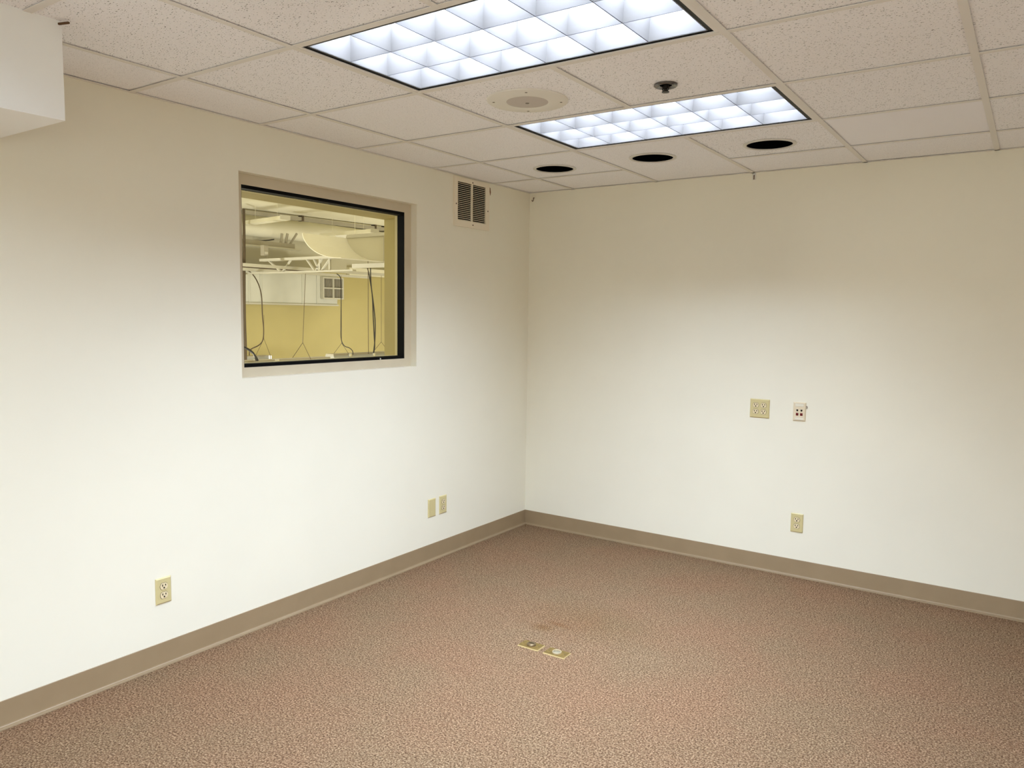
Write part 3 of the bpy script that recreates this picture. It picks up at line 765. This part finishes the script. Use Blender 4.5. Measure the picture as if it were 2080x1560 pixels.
for q in range(nb):
    for me in bl: put('vent_blade', me, vt, (0, 0, iz0 + pitch * q))
for (yy, zz) in (((VY0 + VY1) / 2, (iz1 + VZ1) / 2 - .004), ((VY0 + VY1) / 2 + .005, (iz0 + VZ0) / 2), (VY0 + 0.016, 2.20), (VY1 - 0.018, 2.19)):
    MB().lathe([(0.0045, 0), (0.004, 0.002), (0, 0.003)], 0.011, yy, zz, 12, 'x').build('screw', 'rust', vt)
# torn scrap and nails
o = MB().prism([(-0.492, 2.352), (-0.478, 2.345), (-0.472, 2.318), (-0.476, 2.298), (-0.481, 2.318), (-0.490, 2.335)], 0.0, 0.003, 'x').build('torn_scrap', 'paper_bit')
tag(o, 'brown torn scrap on the wall right of the vent', 'scrap')
o = MB().tube(smooth([(0.037, -0.001, 2.342), (0.038, -0.012, 2.340), (0.038, -0.013, 2.325), (0.034, -0.014, 2.317), (0.028, -0.014, 2.320), (0.027, -0.014, 2.326)], 5), 0.0022, 8).build('wall_hook', 'rust')
tag(o, 'small rusty hook on the wall just below the ceiling corner', 'hook')
nl = thing('wall_clip', 'rusty nail on a small cream clip under the ceiling edge', 'clip', (1.579, 0, 2.352))
MB().box(-0.010, 0.010, -0.003, 0.0, -0.018, 0.020).build('clip_plate', 'can_trim', nl, 0.001)
MB().tube([(0, -0.004, 0.010), (0, -0.005, -0.016)], 0.0026, 8).build('nail', 'rust', nl)

# ------------------------------------------------------------------ wall plates (built facing +z' = out of the wall, local x right, local y up)
def plate_body(w_, h_, t_=0.0065):
    b = MB(); s_ = 0.0045
    vs = [(-w_/2, -h_/2, 0), (w_/2, -h_/2, 0), (w_/2, h_/2, 0), (-w_/2, h_/2, 0)]
    mid = [(x, y, t_ * 0.45) for x, y, z in vs]
    top = [(x - math.copysign(s_, x), y - math.copysign(s_, y), t_) for x, y, z in vs]
    return b.add(vs + mid + top, [(3, 2, 1, 0)] + [(i, (i + 1) % 4, 4 + (i + 1) % 4, 4 + i) for i in range(4)] +
                 [(4 + i, 4 + (i + 1) % 4, 8 + (i + 1) % 4, 8 + i) for i in range(4)] + [(8, 9, 10, 11)])
def rec_outline(cx, cy, r=0.0170, cut=0.0140, n=36):
    pts = []
    for q in range(n):
        a = 2 * PI * q / n; pts.append((cx + r * math.cos(a), cy + max(-cut, min(cut, r * math.sin(a)))))
    return pts
def receptacle(par, cx, cy, t_=0.0065):
    f = MB().prism(rec_outline(cx, cy), t_ - 0.002, t_ + 0.0022, 'z').build('receptacle_face', 'ivory_light', par)
    g = MB().prism(rec_outline(cx, cy, 0.0182, 0.0152), t_ - 0.002, t_ + 0.0003, 'z').build('gap_line', 'slot', f)
    z0, z1 = t_ + 0.0005, t_ + 0.0026
    MB().box(cx - 0.0088, cx - 0.0052, cy - 0.0002, cy + 0.0090, z0, z1).build('slot', 'slot', f)
    MB().box(cx + 0.0052, cx + 0.0088, cy + 0.0006, cy + 0.0084, z0, z1).build('slot', 'slot', f)
    MB().lathe([(0.0036, z0), (0.0036, z1), (0, z1)], cx, cy - 0.0066, 0, 14).build('ground_hole', 'slot', f)
def screw(par, x, y, t_=0.0065, m='ivory'):
    MB().lathe([(0.0034, t_ - .001), (0.0030, t_ + .0012), (0, t_ + .0018)], x, y, 0, 14).build('screw', m, par)
ROT_LEFT = Matrix(((0, 0, 1), (1, 0, 0), (0, 1, 0))).to_euler()     # local x -> +y, local y -> z, out -> +x
ROT_BACK = Matrix(((1, 0, 0), (0, 0, -1), (0, 1, 0))).to_euler()    # local x -> +x, local y -> z, out -> -y
def duplex(label, loc, rot):
    t = thing('wall_outlet', label, 'outlet', loc, rot, group='ivory wall outlets')
    plate_body(0.070, 0.112).build('cover_plate', 'ivory', t)
    receptacle(t, 0, 0.0195); receptacle(t, 0, -0.0195); screw(t, 0, 0)
    return t
d0 = duplex('duplex wall outlet alone at far left under the window', (0, -2.814, 0.330), ROT_LEFT)
dup(d0, (0, -0.946, 0.332), None, 'duplex wall outlet beside the blank plate near the corner')
dup(d0, (1.915, 0, 0.325), ROT_BACK, 'duplex wall outlet low on the right-hand wall')
bp_ = thing('blank_plate', 'blank ivory cover plate next to the outlet near the corner', 'wall plate', (0, -1.053, 0.331), ROT_LEFT)
plate_body(0.070, 0.112).build('cover_plate', 'ivory', bp_)
screw(bp_, 0, 0.030); screw(bp_, 0, -0.030)
qd = thing('quad_outlet', 'square ivory four-socket outlet high on the right-hand wall', 'outlet', (1.670, 0, 0.9835), ROT_BACK)
plate_body(0.115, 0.112).build('cover_plate', 'ivory', qd)
for sx in (-1, 1):
    for sy in (-1, 1): receptacle(qd, sx * 0.0230, sy * 0.0195)
    screw(qd, sx * 0.0230, 0)
dp = thing('data_plate', 'cream data jack plate with two red jacks', 'data plate', (1.900, 0, 0.983), ROT_BACK)
plate_body(0.071, 0.110, 0.007).build('cover_plate', 'cream', dp)
for yy in (0.0385, -0.0405):
    MB().box(-0.0225, 0.0225, yy - 0.0065, yy + 0.0065, 0.006, 0.0082).build('label_window', 'label_white', dp)
    MB().box(-0.0240, 0.0240, yy - 0.0080, yy - 0.0066, 0.006, 0.0078).build('label_rim', 'speaker_mesh', dp)
    MB().box(-0.0240, 0.0240, yy + 0.0066, yy + 0.0080, 0.006, 0.0078).build('label_rim', 'speaker_mesh', dp)
for sx in (-1, 1):
    MB().prism([(sx * .0118 - .0052, 0.0125), (sx * .0118 - .0052, 0.0055), (sx * .0118 - .0028, 0.0020), (sx * .0118 + .0028, 0.0020), (sx * .0118 + .0052, 0.0055), (sx * .0118 + .0052, 0.0125)], 0.006, 0.0076, 'z').build('black_jack', 'slot', dp)
    MB().box(sx * .0118 - .0072, sx * .0118 + .0072, -0.0235, -0.0080, 0.006, 0.0080).build('red_jack', 'red', dp, 0.0006, 1)
MB().tube([(0.036, 0.034, 0.004), (0.040, 0.034, 0.003), (0.041, 0.024, 0.003), (0.038, 0.022, 0.004)], 0.0019, 6).build('side_latch', 'rust', dp)

# ------------------------------------------------------------------ brass floor plates
def floor_plate(label, loc, rz, domed):
    t = thing('floor_plate', label, 'floor plate', loc, (0, 0, rz), group='brass floor plates')
    b = MB(); w_, h_, tt = 0.109, 0.070, 0.0045; s_ = 0.0026
    vs = [(-w_/2, -h_/2, 0), (w_/2, -h_/2, 0), (w_/2, h_/2, 0), (-w_/2, h_/2, 0)]
    top = [(x - math.copysign(s_, x), y - math.copysign(s_, y), tt) for x, y, z in vs]
    b.add(vs + top, [(3, 2, 1, 0)] + [(i, (i + 1) % 4, 4 + (i + 1) % 4, 4 + i) for i in range(4)] + [(4, 5, 6, 7)])
    o = b.build('plate', 'brass', t); o.data.materials.append(M['brass_highlight'])
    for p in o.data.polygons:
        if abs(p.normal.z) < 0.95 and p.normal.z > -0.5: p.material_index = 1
    if domed:
        MB().lathe([(0.0215, 0.003), (0.0215, 0.009), (0.019, 0.0125), (0.013, 0.0145), (0.0, 0.0135)], 0, 0, 0, 32).build('screw_cap', 'bronze', t)
        MB().box(-0.014, 0.014, -0.0012, 0.0012, 0.013, 0.0152).build('cap_slot', 'slot', t)
    else:
        MB().ring([(0.0175, 0.003), (0.0215, 0.003), (0.0212, 0.0095), (0.0195, 0.0108), (0.0178, 0.0095)], 0, 0, 0, 36).build('collar', 'bright_ring', t)
        MB().lathe([(0.0176, 0.0035), (0.0176, 0.0052), (0.0, 0.0056)], 0, 0, 0, 32).build('insert', 'insert', t)
    for sx in (-1, 1): MB().lathe([(0.0035, 0.004), (0.003, 0.0055), (0, 0.006)], sx * 0.041, 0, 0, 12).build('screw', 'bronze', t)
floor_plate('brass floor plate with a bronze screw cap, left of the pair', (1.1745, -1.725, 0.0), 0.02, True)
floor_plate('brass floor plate with a bright open collar, right of the pair', (1.3115, -1.724, 0.0), 0.02, False)
